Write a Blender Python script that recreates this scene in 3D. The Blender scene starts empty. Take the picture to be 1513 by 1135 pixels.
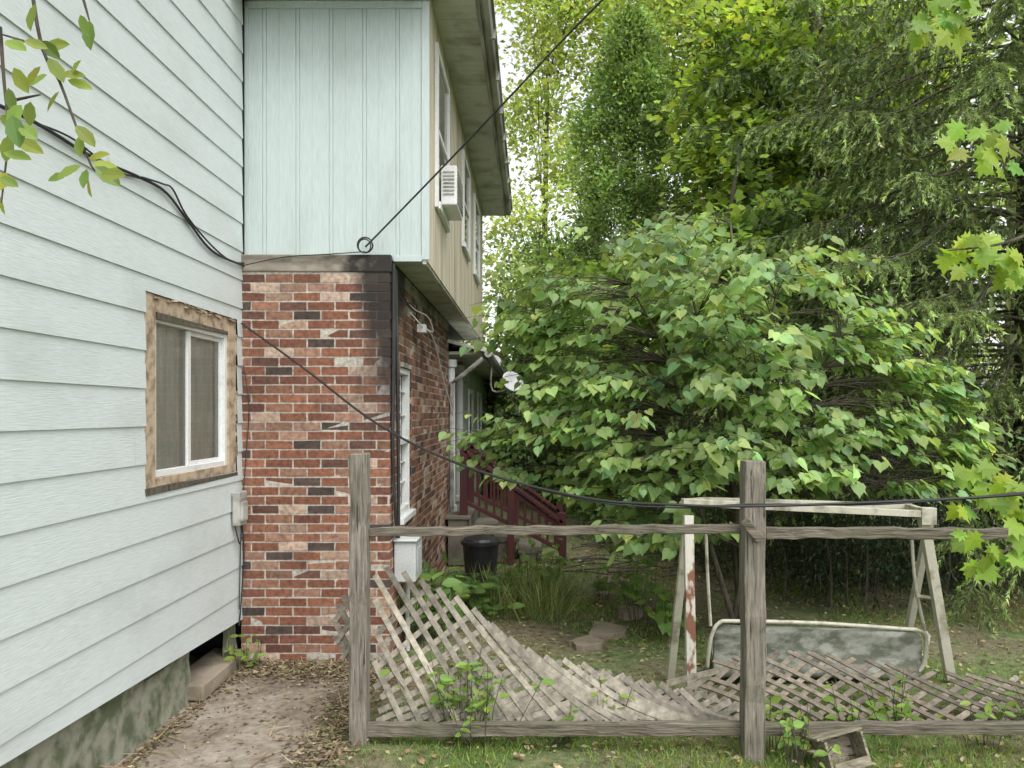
import bpy, math, random
import numpy as np
rng=np.random.default_rng(7); random.seed(7)
F=1110.; CX=785.; CY=610.; H=1.83
def P(px,py,Y): return np.array([(px-CX)/F*Y, Y, H-(py-CY)/F*Y])
scene=bpy.context.scene
# ---------------------------------------------------------------- materials
def newmat(name):
    m=bpy.data.materials.new(name); m.use_nodes=True
    nt=m.node_tree; b=nt.nodes['Principled BSDF']; return m,nt,b
def N(nt,t,**kw):
    n=nt.nodes.new(t)
    for k,v in kw.items():
        if k in n.inputs: n.inputs[k].default_value=v
        else: setattr(n,k,v)
    return n
def ramp(nt,stops,fac=None,interp='LINEAR'):
    r=nt.nodes.new('ShaderNodeValToRGB'); cr=r.color_ramp; cr.interpolation=interp
    while len(cr.elements)<len(stops): cr.elements.new(0.5)
    for e,(p,c) in zip(cr.elements,stops):
        e.position=p; e.color=(c[0],c[1],c[2],1) if hasattr(c,'__len__') else (c,c,c,1)
    if fac is not None: nt.links.new(fac,r.inputs[0])
    return r
def mix(nt,a,b,fac,mode='MIX'):
    m=nt.nodes.new('ShaderNodeMix'); m.data_type='RGBA'; m.blend_type=mode
    for idx,v in ((0,fac),(6,a),(7,b)):
        if hasattr(v,'links') or isinstance(v,bpy.types.NodeSocket): nt.links.new(v,m.inputs[idx])
        else: m.inputs[idx].default_value=v if idx==0 else (v[0],v[1],v[2],1)
    return m.outputs[2]
def noise(nt,scale,detail=4,vec=(1,1,1),rough=.55,dist=0):
    tc=nt.nodes.new('ShaderNodeTexCoord'); mp=nt.nodes.new('ShaderNodeMapping')
    mp.inputs['Scale'].default_value=vec
    nt.links.new(tc.outputs['Object'],mp.inputs[0])
    n=nt.nodes.new('ShaderNodeTexNoise'); n.inputs['Scale'].default_value=scale
    n.inputs['Detail'].default_value=detail; n.inputs['Roughness'].default_value=rough
    n.inputs['Distortion'].default_value=dist
    nt.links.new(mp.outputs[0],n.inputs['Vector']); return n.outputs[0]
def bump(nt,b,h,strength=.3,dist=.01):
    n=nt.nodes.new('ShaderNodeBump'); n.inputs['Strength'].default_value=strength
    n.inputs['Distance'].default_value=dist
    nt.links.new(h,n.inputs['Height']); nt.links.new(n.outputs[0],b.inputs['Normal'])
def painted(name,col,dirt=(.3,.28,.22),d0=.5,d1=.75,vec=(1,1,1),sc=3,rough=.55,bs=.1,grain=(6,6,6),gs=10,damt=1.0):
    m,nt,b=newmat(name)
    n1=noise(nt,sc,6,vec); r=ramp(nt,[(d0,0),(d1,damt)],n1)
    n2=noise(nt,gs,5,grain); r2=ramp(nt,[(.3,.9),(.7,1.06)],n2)
    c=mix(nt,col,dirt,r.outputs[0]); c=mix(nt,c,r2.outputs[0],1.0,'MULTIPLY')
    nt.links.new(c,b.inputs['Base Color']); b.inputs['Roughness'].default_value=rough
    bump(nt,b,n2,bs,.004); return m
M={}
M['siding']=painted('siding_paint',(.60,.655,.645),(.45,.49,.465),.48,.85,(1,.9,1.6),1.6,.6,.4,(1,1.2,16),9,.8)
M['panel']=painted('panel_paint',(.52,.60,.585),(.42,.48,.45),.5,.8,(1.5,1,.5),2,.7,.35,(20,20,1.5),6,.8)
M['cream']=painted('cream_siding',(.64,.58,.45),(.26,.20,.13),.42,.72,(3,3,.35),2.2,.7,.3,(20,20,1.2),6,.75)
M['soffit']=painted('soffit',(.60,.61,.54),(.24,.21,.15),.48,.75,(1,1,1),3,.7)
M['gutter']=painted('gutter',(.46,.46,.42),(.12,.10,.08),.4,.7,(3,.6,3),2.5,.6)
M['white']=painted('white_vinyl',(.74,.75,.74),(.5,.5,.46),.55,.8,(1,1,1),4,.4)
M['rawwood']=painted('raw_wood',(.48,.38,.27),(.22,.15,.10),.46,.66,(1,2,2),7,.85,.6,(2,8,8),8)
M['green']=painted('green_siding',(.46,.54,.47),(.25,.3,.22),.5,.8,(1,1,1),2)
m,nt,b=newmat('cap_concrete'); n1=noise(nt,4,6,(1,1,3)); r=ramp(nt,[(.4,(.34,.30,.24)),(.65,(.17,.15,.12))],n1)
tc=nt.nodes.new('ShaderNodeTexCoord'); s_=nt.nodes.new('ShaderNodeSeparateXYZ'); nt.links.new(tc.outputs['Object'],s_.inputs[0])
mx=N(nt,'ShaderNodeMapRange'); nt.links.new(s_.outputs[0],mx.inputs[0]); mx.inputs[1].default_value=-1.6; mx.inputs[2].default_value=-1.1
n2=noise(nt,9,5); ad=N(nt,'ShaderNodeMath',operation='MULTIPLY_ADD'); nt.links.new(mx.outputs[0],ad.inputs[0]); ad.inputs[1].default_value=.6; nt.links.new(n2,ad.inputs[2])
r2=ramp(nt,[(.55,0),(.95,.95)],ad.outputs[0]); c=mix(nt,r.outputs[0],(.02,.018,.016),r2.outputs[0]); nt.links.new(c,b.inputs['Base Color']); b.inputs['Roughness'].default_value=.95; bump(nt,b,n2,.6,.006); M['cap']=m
M['found']=painted('foundation',(.25,.25,.19),(.09,.11,.06),.42,.6,(1,1,1),9,.95,1.0,(4,4,4),6)
M['roof']=painted('shingles',(.07,.065,.06),(.03,.03,.03))
M['black']=painted('black_plastic',(.02,.02,.022),(.05,.05,.05),rough=.45)
M['cable']=painted('cable',(.02,.02,.02),(.05,.05,.05),rough=.6)
M['redpaint']=painted('red_railing',(.075,.018,.02),(.04,.02,.02),rough=.5)
M['box']=painted('grey_box',(.52,.55,.54),(.35,.36,.34),.5,.8)
M['dish']=painted('dish',(.56,.57,.58),(.45,.45,.45),.5,.8)
M['swing']=painted('swing_metal',(.48,.46,.37),(.18,.16,.10),.5,.66,(1,1,1),6,.5)
M['rust']=painted('rusty_leg',(.56,.53,.46),(.20,.085,.045),.50,.57,(3,3,1.2),4.6,.7)
M['vinyl']=painted('mildew_vinyl',(.31,.32,.275),(.10,.11,.075),.42,.6,(1,1,2),8,.75,.4,(8,8,8),10,.9)
M['deck']=painted('deck_wood',(.17,.15,.12),(.06,.05,.04))
M['curtain']=painted('curtain',(.80,.76,.68),(.6,.56,.5),.4,.8,(4,4,.5),6)
M['dark']=painted('dark_interior',(.03,.03,.03),(.02,.02,.02))
M['stone']=painted('stone',(.30,.25,.19),(.14,.12,.08),.4,.7,(1,1,1),4,.95,.6)
def wood(name,vec,lo=(.07,.055,.04),hi=(.33,.29,.235)):
    m,nt,b=newmat(name)
    n1=noise(nt,6,8,vec,.65,.4); r=ramp(nt,[(.3,lo),(.48,tuple((a+c)/2 for a,c in zip(lo,hi))),(.68,hi)],n1)
    n2=noise(nt,2.5,4); r2=ramp(nt,[(.45,0),(.7,.6)],n2)
    c=mix(nt,r.outputs[0],(.10,.11,.06),r2.outputs[0])
    nc=noise(nt,9,5,tuple(v*1.0 if v>2 else v*.5 for v in vec),.5); rc=ramp(nt,[(.33,.9),(.38,0)],nc); c=mix(nt,c,(.035,.028,.02),rc.outputs[0])
    nt.links.new(c,b.inputs['Base Color']); b.inputs['Roughness'].default_value=.9
    bump(nt,b,n1,1.0,.016); return m
M['woodz']=wood('weathered_wood_post',(11,11,.7),(.08,.068,.052),(.35,.31,.26)); M['woodx']=wood('weathered_wood_rail',(.7,11,11),(.05,.04,.03),(.28,.24,.19))
M['crate']=wood('crate_wood',(2,8,8),(.13,.10,.07),(.46,.40,.31))
M['bark']=wood('bark',(6,6,1.2),(.03,.024,.018),(.15,.12,.095))
def attrmat(name,transl=.0,rough=.6,grime=False,boost=(1.5,1.5,.8)):
    m,nt,b=newmat(name)
    a=nt.nodes.new('ShaderNodeAttribute'); a.attribute_name='Col'; c=a.outputs['Color']
    b.inputs['Roughness'].default_value=rough
    if grime:
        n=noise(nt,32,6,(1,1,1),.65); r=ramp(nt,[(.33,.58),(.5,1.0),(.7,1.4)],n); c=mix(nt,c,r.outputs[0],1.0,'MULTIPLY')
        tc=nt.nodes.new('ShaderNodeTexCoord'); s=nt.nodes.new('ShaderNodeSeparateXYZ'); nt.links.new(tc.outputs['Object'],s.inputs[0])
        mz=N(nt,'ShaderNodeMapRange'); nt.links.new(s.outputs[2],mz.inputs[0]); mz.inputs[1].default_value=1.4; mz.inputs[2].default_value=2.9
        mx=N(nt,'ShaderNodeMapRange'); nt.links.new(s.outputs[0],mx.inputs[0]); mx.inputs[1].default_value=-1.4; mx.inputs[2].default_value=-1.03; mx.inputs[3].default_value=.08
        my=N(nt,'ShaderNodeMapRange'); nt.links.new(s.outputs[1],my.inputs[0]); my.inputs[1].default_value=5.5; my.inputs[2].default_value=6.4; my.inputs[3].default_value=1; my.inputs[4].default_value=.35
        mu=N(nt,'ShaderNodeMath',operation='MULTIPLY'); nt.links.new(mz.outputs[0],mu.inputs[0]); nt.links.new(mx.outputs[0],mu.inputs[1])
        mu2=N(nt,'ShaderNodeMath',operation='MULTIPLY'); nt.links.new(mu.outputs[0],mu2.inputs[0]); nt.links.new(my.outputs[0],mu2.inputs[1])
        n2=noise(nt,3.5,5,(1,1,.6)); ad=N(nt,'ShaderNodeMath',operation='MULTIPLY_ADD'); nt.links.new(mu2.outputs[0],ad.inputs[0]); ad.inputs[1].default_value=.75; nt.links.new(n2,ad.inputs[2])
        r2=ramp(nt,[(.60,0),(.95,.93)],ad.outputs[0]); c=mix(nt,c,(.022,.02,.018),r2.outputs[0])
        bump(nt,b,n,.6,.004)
    nt.links.new(c,b.inputs['Base Color'])
    if transl>0:
        b.inputs['Specular IOR Level'].default_value=.4
        tr=nt.nodes.new('ShaderNodeBsdfTranslucent')
        c2=mix(nt,c,boost,1.0,'MULTIPLY'); nt.links.new(c2,tr.inputs[0])
        ms=nt.nodes.new('ShaderNodeMixShader'); ms.inputs[0].default_value=transl
        out=nt.nodes['Material Output']
        nt.links.new(b.outputs[0],ms.inputs[1]); nt.links.new(tr.outputs[0],ms.inputs[2]); nt.links.new(ms.outputs[0],out.inputs[0])
    return m
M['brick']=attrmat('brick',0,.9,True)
M['leaf']=attrmat('leaf',.45,.48)
M['needle']=attrmat('needle',.25,.6)
M['litter']=attrmat('litter',.1,.85)
m,nt,b=newmat('glass'); out=nt.nodes['Material Output']
fr=N(nt,'ShaderNodeFresnel',IOR=1.5); gl=nt.nodes.new('ShaderNodeBsdfGlossy'); gl.inputs['Roughness'].default_value=.02
tp=nt.nodes.new('ShaderNodeBsdfTransparent'); tp.inputs[0].default_value=(.82,.84,.82,1); ms=nt.nodes.new('ShaderNodeMixShader')
nt.links.new(fr.outputs[0],ms.inputs[0]); nt.links.new(tp.outputs[0],ms.inputs[1]); nt.links.new(gl.outputs[0],ms.inputs[2]); nt.links.new(ms.outputs[0],out.inputs[0])
M['glass']=m
m,nt,b=newmat('ground_soil')
n1=noise(nt,.9,8,(1,1,1),.65); n2=noise(nt,14,6); n3=noise(nt,60,3)
r1=ramp(nt,[(.38,(.15,.12,.08)),(.48,(.14,.145,.07)),(.56,(.10,.15,.045))],n1)
r2=ramp(nt,[(.3,.6),(.7,1.35)],n2); r3=ramp(nt,[(.55,0),(.7,.5)],n3)
c=mix(nt,r1.outputs[0],r2.outputs[0],1.0,'MULTIPLY'); c=mix(nt,c,(.28,.23,.16),r3.outputs[0])
nt.links.new(c,b.inputs['Base Color']); b.inputs['Roughness'].default_value=.95; bump(nt,b,n2,.8,.03); M['ground']=m
m,nt,b=newmat('old_concrete')
n1=noise(nt,1.6,8,(1,1,1),.65); n2=noise(nt,25,6)
r1=ramp(nt,[(.36,(.12,.095,.07)),(.5,(.23,.19,.145)),(.66,(.33,.29,.24))],n1); r2=ramp(nt,[(.3,.7),(.7,1.25)],n2)
c=mix(nt,r1.outputs[0],r2.outputs[0],1.0,'MULTIPLY')
tc=nt.nodes.new('ShaderNodeTexCoord'); v=nt.nodes.new('ShaderNodeTexVoronoi'); v.feature='DISTANCE_TO_EDGE'; v.inputs['Scale'].default_value=.6
nz=nt.nodes.new('ShaderNodeTexNoise'); nz.inputs['Scale'].default_value=2; nt.links.new(tc.outputs['Object'],nz.inputs[0])
va=nt.nodes.new('ShaderNodeVectorMath'); va.operation='ADD'; nt.links.new(tc.outputs['Object'],va.inputs[0]); nt.links.new(nz.outputs[1],va.inputs[1]); nt.links.new(va.outputs[0],v.inputs['Vector'])
rc=ramp(nt,[(.002,.7),(.006,0)],v.outputs[0]); c=mix(nt,c,(.06,.05,.035),rc.outputs[0])
nt.links.new(c,b.inputs['Base Color']); b.inputs['Roughness'].default_value=.9; bump(nt,b,n2,.5,.008); M['concrete']=m
# ---------------------------------------------------------------- mesh helpers
def empty(name):
    o=bpy.data.objects.new(name,None); scene.collection.objects.link(o); return o
def rawmesh(name,V,loops,starts,mat,parent=None,col=None,smooth=False):
    me=bpy.data.meshes.new(name); V=np.asarray(V,dtype=np.float32)
    me.vertices.add(len(V)); me.vertices.foreach_set('co',V.ravel())
    me.loops.add(len(loops)); me.loops.foreach_set('vertex_index',np.asarray(loops,dtype=np.int32))
    me.polygons.add(len(starts)); me.polygons.foreach_set('loop_start',np.asarray(starts,dtype=np.int32))
    me.polygons.foreach_set('use_smooth',np.full(len(starts),bool(smooth)))
    me.update(calc_edges=True)
    if col is not None:
        a=me.color_attributes.new('Col','FLOAT_COLOR','POINT')
        c4=np.ones((len(V),4),dtype=np.float32); c4[:,:3]=col; a.data.foreach_set('color',c4.ravel())
    me.validate()
    me.materials.append(M[mat] if isinstance(mat,str) else mat)
    o=bpy.data.objects.new(name,me); scene.collection.objects.link(o)
    if parent: o.parent=parent
    return o
class MB:
    def __init__(s): s.v=[]; s.f=[]; s.c=[]; s.n=0
    def add(s,vs,fs,col=(1,1,1)):
        s.v+= [tuple(map(float,x)) for x in vs]; s.f+=[tuple(i+s.n for i in f) for f in fs]; s.c+=[col]*len(vs); s.n+=len(vs)
    def box(s,x0,x1,y0,y1,z0,z1,col=(1,1,1),j=0):
        vs=np.array([(x0,y0,z0),(x1,y0,z0),(x1,y1,z0),(x0,y1,z0),(x0,y0,z1),(x1,y0,z1),(x1,y1,z1),(x0,y1,z1)],float)
        if j: vs=vs+rng.normal(0,j,vs.shape)
        s.add(vs,[(0,3,2,1),(4,5,6,7),(0,1,5,4),(1,2,6,5),(2,3,7,6),(3,0,4,7)],col)
    def quad(s,a,b,c,d,col=(1,1,1)): s.add([a,b,c,d],[(0,1,2,3)],col)
    def beam(s,p0,p1,w,t,side=None,segs=1,j=0,col=(1,1,1)):
        p0=np.array(p0,float);p1=np.array(p1,float); d=p1-p0; d/=np.linalg.norm(d)
        if side is None: side=np.array([1.,0,0]) if abs(d[0])<.8 else np.array([0,0,1.])
        a=side-d*np.dot(side,d); a/=np.linalg.norm(a); b=np.cross(d,a); vs=[];fs=[]
        for i in range(segs+1):
            p=p0+(p1-p0)*i/segs; off=rng.normal(0,j,3) if j else 0; sw=1+(rng.normal(0,j*6) if j else 0)
            for sx,sy in((-1,-1),(1,-1),(1,1),(-1,1)): vs.append(p+off+a*sx*w/2*sw+b*sy*t/2*sw+(rng.normal(0,j*.6,3) if j else 0))
        for i in range(segs):
            for k in range(4): fs.append((i*4+k,i*4+(k+1)%4,i*4+4+(k+1)%4,i*4+4+k))
        fs.append((3,2,1,0)); fs.append(tuple(segs*4+k for k in range(4))); s.add(vs,fs,col)
    def tube(s,pts,r,k=6,col=(1,1,1)):
        pts=np.array(pts,float); n=len(pts); r=np.broadcast_to(np.asarray(r,float),(n,)) if np.ndim(r)==0 else np.array(r,float)
        vs=[];fs=[]; t=np.gradient(pts,axis=0); t/=np.linalg.norm(t,axis=1)[:,None]+1e-9
        ref=np.array([0,0,1.]) if abs(t[0][2])<.9 else np.array([1.,0,0])
        for i in range(n):
            a=np.cross(t[i],ref); a/=np.linalg.norm(a)+1e-9; b=np.cross(t[i],a); ref=np.cross(a,t[i]) if abs(np.dot(ref,t[i]))>.95 else ref
            for q in range(k):
                an=2*math.pi*q/k; vs.append(pts[i]+(a*math.cos(an)+b*math.sin(an))*r[i])
        for i in range(n-1):
            for q in range(k): fs.append((i*k+q,i*k+(q+1)%k,(i+1)*k+(q+1)%k,(i+1)*k+q))
        fs.append(tuple(range(k))[::-1]); fs.append(tuple((n-1)*k+q for q in range(k))); s.add(vs,fs,col)
    def obj(s,name,mat,parent=None,bevel=0,smooth=False,usecol=False):
        loops=[];st=[]
        for f in s.f: st.append(len(loops)); loops+=f
        o=rawmesh(name,np.array(s.v),loops,st,mat,parent,np.array(s.c) if usecol else None,smooth)
        if bevel:
            m=o.modifiers.new('b','BEVEL'); m.width=bevel; m.segments=2; m.limit_method='ANGLE'
        return o
def curve(pts,n=20):
    pts=np.array(pts,float); t=np.linspace(0,len(pts)-1,n); out=[]
    for x in t:
        i=min(int(x),len(pts)-2); u=x-i
        p0=pts[max(i-1,0)];p1=pts[i];p2=pts[i+1];p3=pts[min(i+2,len(pts)-1)]
        out.append(.5*((2*p1)+(-p0+p2)*u+(2*p0-5*p1+4*p2-p3)*u*u+(-p0+3*p1-3*p2+p3)*u**3))
    return np.array(out)
def nrmz(a): return a/(np.linalg.norm(a,axis=-1,keepdims=True)+1e-9)
T_DIA=(np.array([(0,0,0),(.45,.3,.05),(1,0,-.05),(.45,-.3,.05)]),[(0,1,2,3)])
T_NEE=(np.array([(0,.13,0),(0,-.13,0),(1,0,0)]),[(0,1,2)])
T_SPR=(np.array([(0,0,0),(.4,.16,.03),(1,.02,-.06),(.4,-.16,.03)]),[(0,1,2,3)])
hv=[(.06,0,0),(-.1,.16,.04),(-.03,.40,.09),(.25,.52,.10),(.6,.36,.04),(.85,.12,-.04),(1.08,0,-.10)]
T_HRT=(np.array(hv+[(x,-y,z) for x,y,z in hv[1:6]]),[(0,1,2,3,4,5,6),(0,6,11,10,9,8,7)])
ml=[(0,.0),(-.08,.22),(.12,.16),(.10,.50),(.26,.36),(.46,.58),(.50,.26),(.66,.30),(.72,.14),(1.0,0)]
mv=[(.28,0,.03)]+[(x,y,-.05*abs(y)*2) for x,y in ml]+[(x,-y,-.05*abs(y)*2) for x,y in ml[1:-1]][::-1]
T_MAP=(np.array(mv),[(0,i,i+1 if i<len(mv)-1 else 1) for i in range(1,len(mv))])
T_OV=(np.array([(0,0,0),(.2,.2,.03),(.55,.28,.04),(.85,.14,0),(1,0,-.06),(.85,-.14,0),(.55,-.28,.04),(.2,-.2,.03)]),[(0,1,2,3,4),(0,4,5,6,7)])
T_M5=(np.array([(0,0,0),(.05,.45,-.05),(.35,.28,0),(.6,.42,-.03),(1,0,-.08),(.6,-.42,-.03),(.35,-.28,0),(.05,-.45,-.05)]),[(0,1,2),(0,2,3,4),(0,4,5,6),(0,6,7)])
def leafmesh(name,pos,axis,nr,size,tm,col,mat='leaf',parent=None):
    T,fs=tm; pos=np.asarray(pos); n=len(pos); axis=nrmz(axis); side=nrmz(np.cross(nr,axis)); nn=np.cross(axis,side)
    size=np.broadcast_to(size,(n,))[:,None,None]
    V=pos[:,None,:]+size*(T[None,:,0:1]*axis[:,None]+T[None,:,1:2]*side[:,None]+T[None,:,2:3]*nn[:,None])
    k=len(T); fl=[i for f in fs for i in f]; ln=[len(f) for f in fs]; st=np.concatenate([[0],np.cumsum(ln)[:-1]])
    loops=(np.array(fl)[None]+np.arange(n)[:,None]*k).ravel(); starts=(st[None]+np.arange(n)[:,None]*len(fl)).ravel()
    return rawmesh(name,V.reshape(-1,3),loops,starts,mat,parent,np.repeat(np.asarray(col),k,axis=0))
def cols(n,base,v=.2,hue=.12,mul=None):
    c=np.array(base)[None]*np.exp(rng.normal(0,v,(n,1))); c=c*np.exp(rng.normal(0,hue,(n,1))*np.array([[1,.25,-.3]]))
    if mul is not None: c=c*mul[:,None]
    return np.clip(c,0.003,.8)
def crown(name,cc,per,cr,flat,size,tm,base,parent,mat='leaf',out=None,v=.18,cv=.3,upw=.9,hue=.12):
    n=len(cc); idx=np.repeat(np.arange(n),per); off=rng.normal(0,1,(len(idx),3))*np.array([cr,cr,cr*flat])
    off[:,2]-=.35*(off[:,0]**2+off[:,1]**2)/cr*.5
    pos=cc[idx]+off; ctr=cc.mean(0) if out is None else np.array(out)
    o=nrmz(cc[idx]-ctr); ax=nrmz(o*.6+nrmz(off)*.7+rng.normal(0,.5,pos.shape)+np.array([0,0,-.35]))
    nr=np.array([0,0,upw])+o*.5+rng.normal(0,.45,pos.shape)
    cm=np.exp(rng.normal(0,cv,n))[idx]
    return leafmesh(name,pos,ax,nr,size*rng.uniform(.65,1.2,len(pos)),tm,cols(len(pos),base,v,hue,cm),mat,parent)
def ell(n,c,r,p=.45):
    d=nrmz(rng.normal(0,1,(n,3))); return np.array(c)+d*(rng.uniform(0,1,(n,1))**p)*np.array(r)
def limbs(par,base,top,r,cc,every=3,name='trunk',k=7):
    mb=MB(); base=np.array(base,float); top=np.array(top,float)
    tr=curve([base,base+(top-base)*.3+rng.normal(0,.12,3)*[1,1,0],base+(top-base)*.65+rng.normal(0,.2,3)*[1,1,0],top],16)
    mb.tube(tr,np.linspace(r,r*.2,16),k+2)
    for c in cc[::every]:
        h=np.clip((c[2]-base[2])/(top[2]-base[2]+1e-6)-.22,.08,.9); s=tr[int(h*15)]
        L=np.linalg.norm(c-s); mid=s+(c-s)*.5+np.array([0,0,.10*L])+rng.normal(0,.05*L,3)
        mb.tube(curve([s,mid,c],8),np.linspace(r*.22*(1-h*.6),.004+r*.015,8),5)
    return mb.obj(name,'bark',par,smooth=True)
# ---------------------------------------------------------------- ground
xs=np.concatenate([np.linspace(-60,-6,20),np.linspace(-5.5,8,110),np.linspace(9,60,20)]); ys=np.concatenate([np.linspace(-10,1,8),np.linspace(1.2,14,110),np.linspace(15,90,30)])
V=[];loops=[];st=[]
for j,y in enumerate(ys):
    for i,x in enumerate(xs):
        z=-.02+.018*math.sin(x*2.3+y)*math.sin(y*1.7-x*.6)
        if y>11: z+=.04*(y-11)
        V.append((x,y,z))
nx=len(xs)
for j in range(len(ys)-1):
    for i in range(nx-1):
        st.append(len(loops)); loops+=[j*nx+i,j*nx+i+1,(j+1)*nx+i+1,(j+1)*nx+i]
rawmesh('ground',V,loops,st,'ground',smooth=True)
mb=MB()
pts=[(-2.25,.5),(-2.25,5.49),(-1.28,5.49)]+[(-1.2+.05*math.sin(i*2.1)+.03*math.sin(i*5),5.2-i*.35) for i in range(14)]
n=len(pts); mb.add([(x,y,.012) for x,y in pts]+[(x,y,-.08) for x,y in pts],[tuple(range(n))[::-1]]+[(i,(i+1)%n,n+(i+1)%n,n+i) for i in range(n)])
mb.obj('concrete_path','concrete')
mb=MB()
for (px,py,w,d) in((893,932,.42,.28),(868,952,.3,.2),(930,905,.3,.22),(900,878,.3,.25),(905,858,.3,.25)):
    Y=H*F/(py-CY); X=(px-CX)/F*Y; k=9; an=np.sort(rng.uniform(0,6.28,k)); vs=[(X+w*.5*math.cos(a)*rng.uniform(.8,1.1),Y+d*.7*math.sin(a)*rng.uniform(.8,1.1),.03) for a in an]
    mb.add(vs+[(x,y,-.05) for x,y,z in vs],[tuple(range(k))]+[((i+1)%k,i,k+i,k+(i+1)%k) for i in range(k)])
mb.obj('stepping_stones','stone',bevel=.008)
# ---------------------------------------------------------------- house
house=empty('brick_and_siding_house')
WX=-2.12
def lapsiding(name,X,y0,y1,z0f,z1,exp,hole,mat,out=.009):
    mb=MB(); z=.30
    while z<z1:
        a,b_=z,min(z+exp,z1)
        segs=[(y0,y1,a,b_)]
        if hole:
            h0,h1,k0,k1=hole
            if b_>k0 and a<k1:
                segs=[(y0,h0,a,b_),(h1,y1,a,b_)]
                if a<k0: segs.append((h0,h1,a,k0))
                if b_>k1: segs.append((h0,h1,k1,b_))
        for (p,q,c,d) in segs:
            if q-p<1e-4: continue
            ox=lambda zz: X+out*(1-(zz-a)/exp)+.001
            n=max(1,int((q-p)/.6))
            for i in range(n):
                ya=p+(q-p)*i/n; yb=p+(q-p)*(i+1)/n
                zc0=c if c>a or not z0f else max(c,z0f(ya)) ; zc1=c if c>a or not z0f else max(c,z0f(yb))
                if zc0>=d: continue
                mb.quad((ox(zc0),ya,zc0),(ox(zc1),yb,zc1),(ox(d),yb,d),(ox(d),ya,d))
                if c==a: mb.quad((X-.002,ya,zc0),(X-.002,yb,zc1),(ox(zc1),yb,zc1),(ox(zc0),ya,zc0))
        z+=exp
    return mb.obj(name,mat,house)
hole=(4.12,5.40,1.41,2.50)
lapsiding('lap_siding_wall',WX,-2,5.5,lambda y:.32+.04*(5.5-y),7.2,.208,hole,'siding')
mb=MB(); X=WX-.004
for (a,b_,c,d) in((-2,hole[0],.45,7.2),(hole[1],5.62,.35,7.2),(hole[0],hole[1],.35,hole[2]),(hole[0],hole[1],hole[3],7.2)):
    mb.quad((X,a,c),(X,b_,c),(X,b_,d),(X,a,d))
mb.obj('sheathing','dark',house)
mb=MB()
for i in range(12):
    k=rng.integers(1,22); z=.30+.208*k; y=rng.uniform(2.6,5.3)
    if hole[0]-.05<y<hole[1]+.05 and hole[2]-.25<z<hole[3]+.05: continue
    mb.add([(WX+.0112,y,z+.001),(WX+.0112,y+.002,z+.001),(WX+.003,y+.002,z+.205),(WX+.003,y,z+.205)],[(0,1,2,3)])
mb.obj('board_joints','soffit',house)
mb=MB(); mb.box(-8,-2.55,-2,5.5,.0,7.2); mb.box(-2.55,-2.13,-2,4.0,.45,7.2); mb.box(-2.55,-2.13,5.46,5.52,.45,7.2); mb.obj('interior_light_block','dark',house)  # near-black boxes added inside the left wing to block light leaks
mb=MB(); mb.add([(-1.75,-2.4,7.2),(-1.75,12,7.2),(-5,12,9.0),(-5,-2.4,9.0),(-1.75,-2.4,7.08),(-1.75,12,7.08),(-5,12,8.88),(-5,-2.4,8.88)],[(0,1,2,3),(7,6,5,4),(0,4,5,1),(0,3,7,4),(1,5,6,2)]); mb.obj('upper_roof','roof',house)
mb=MB(); ny=60; nz=6; vs=[];fs=[]
for i in range(ny+1):
    for j in range(nz+1):
        y=-2+(7.5-.0)*i/ny; z=-.06+(.5)*j/nz; vs.append((-2.15-.01*j/nz+rng.normal(0,.007)+ (.04 if j==0 else 0),y,z))
for i in range(ny):
    yc=-2+7.5*(i+.5)/ny
    for j in range(nz):
        zc=-.06+.5*(j+.5)/nz
        if 4.75<yc<5.3 and .13<zc<.42: continue
        a=i*(nz+1)+j; fs.append((a,a+nz+1,a+nz+2,a+1))
mb.add(vs,fs); mb.box(-2.56,-2.53,4.6,5.4,0,.5); mb.obj('foundation','found',house,smooth=True)
mb=MB(); mb.box(-2.3,-2.06,4.70,5.47,.02,.12,j=.008); mb.obj('vent_curb','stone',house,bevel=.012)
mb=MB(); h0,h1,k0,k1=hole; xo=WX-.006; xi=WX-.05
cw=.13
mb.box(xi,xo,h0,h0+cw,k0,k1,j=.003); mb.box(xi,xo,h1-cw*.9,h1,k0,k1,j=.003); mb.box(xi,xo-.004,h0+cw+.002,h1-cw*.9-.002,k1-.12,k1,j=.003); mb.box(xi,xo-.003,h0+cw+.002,h1-cw*.9-.002,k0,k0+.05,j=.002)
for i in range(26):
    y=rng.uniform(h0+.02,h1-.05); z=k1+rng.uniform(-.02,.006); mb.box(xi,xo+.008,y,y+rng.uniform(.02,.09),z-.01,z,j=.003)
for i in range(26):
    z=rng.uniform(k0+.02,k1-.05); y=h0 if i%2 else h1; mb.box(xi,xo+.007,y-.008,y+.008,z,z+rng.uniform(.02,.1),j=.003)
mb.obj('window_raw_casing','rawwood',house)
mb=MB(); mb.box(WX-.09,WX+.012,h0-.01,h1+.005,k0-.035,k0-.004,j=.003); mb.box(xi,xo-.01,h0,h1,k1-.014,k1+.004,j=.004); mb.box(xi,xo+.001,h0+cw+.01,h1-cw*.9-.01,k1-.125,k1-.105,j=.004); mb.obj('rotted_sill','bark',house)
a0,a1,c0,c1=h0+cw,h1-cw*.9,k0+.05,k1-.12
mb=MB(); f=.038; x0,x1=WX-.11,WX-.02
mb.box(x0,x1,a0,a0+f,c0,c1); mb.box(x0,x1,a1-f,a1,c0,c1); mb.box(x0,x1-.002,a0+f,a1-f,c0,c0+f); mb.box(x0,x1-.002,a0+f,a1-f,c1-f*.8,c1)
ym=(a0+a1)/2-.02; mb.box(x0,x1-.02,ym-.022,ym+.022,c0+f,c1-f*.8)
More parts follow.
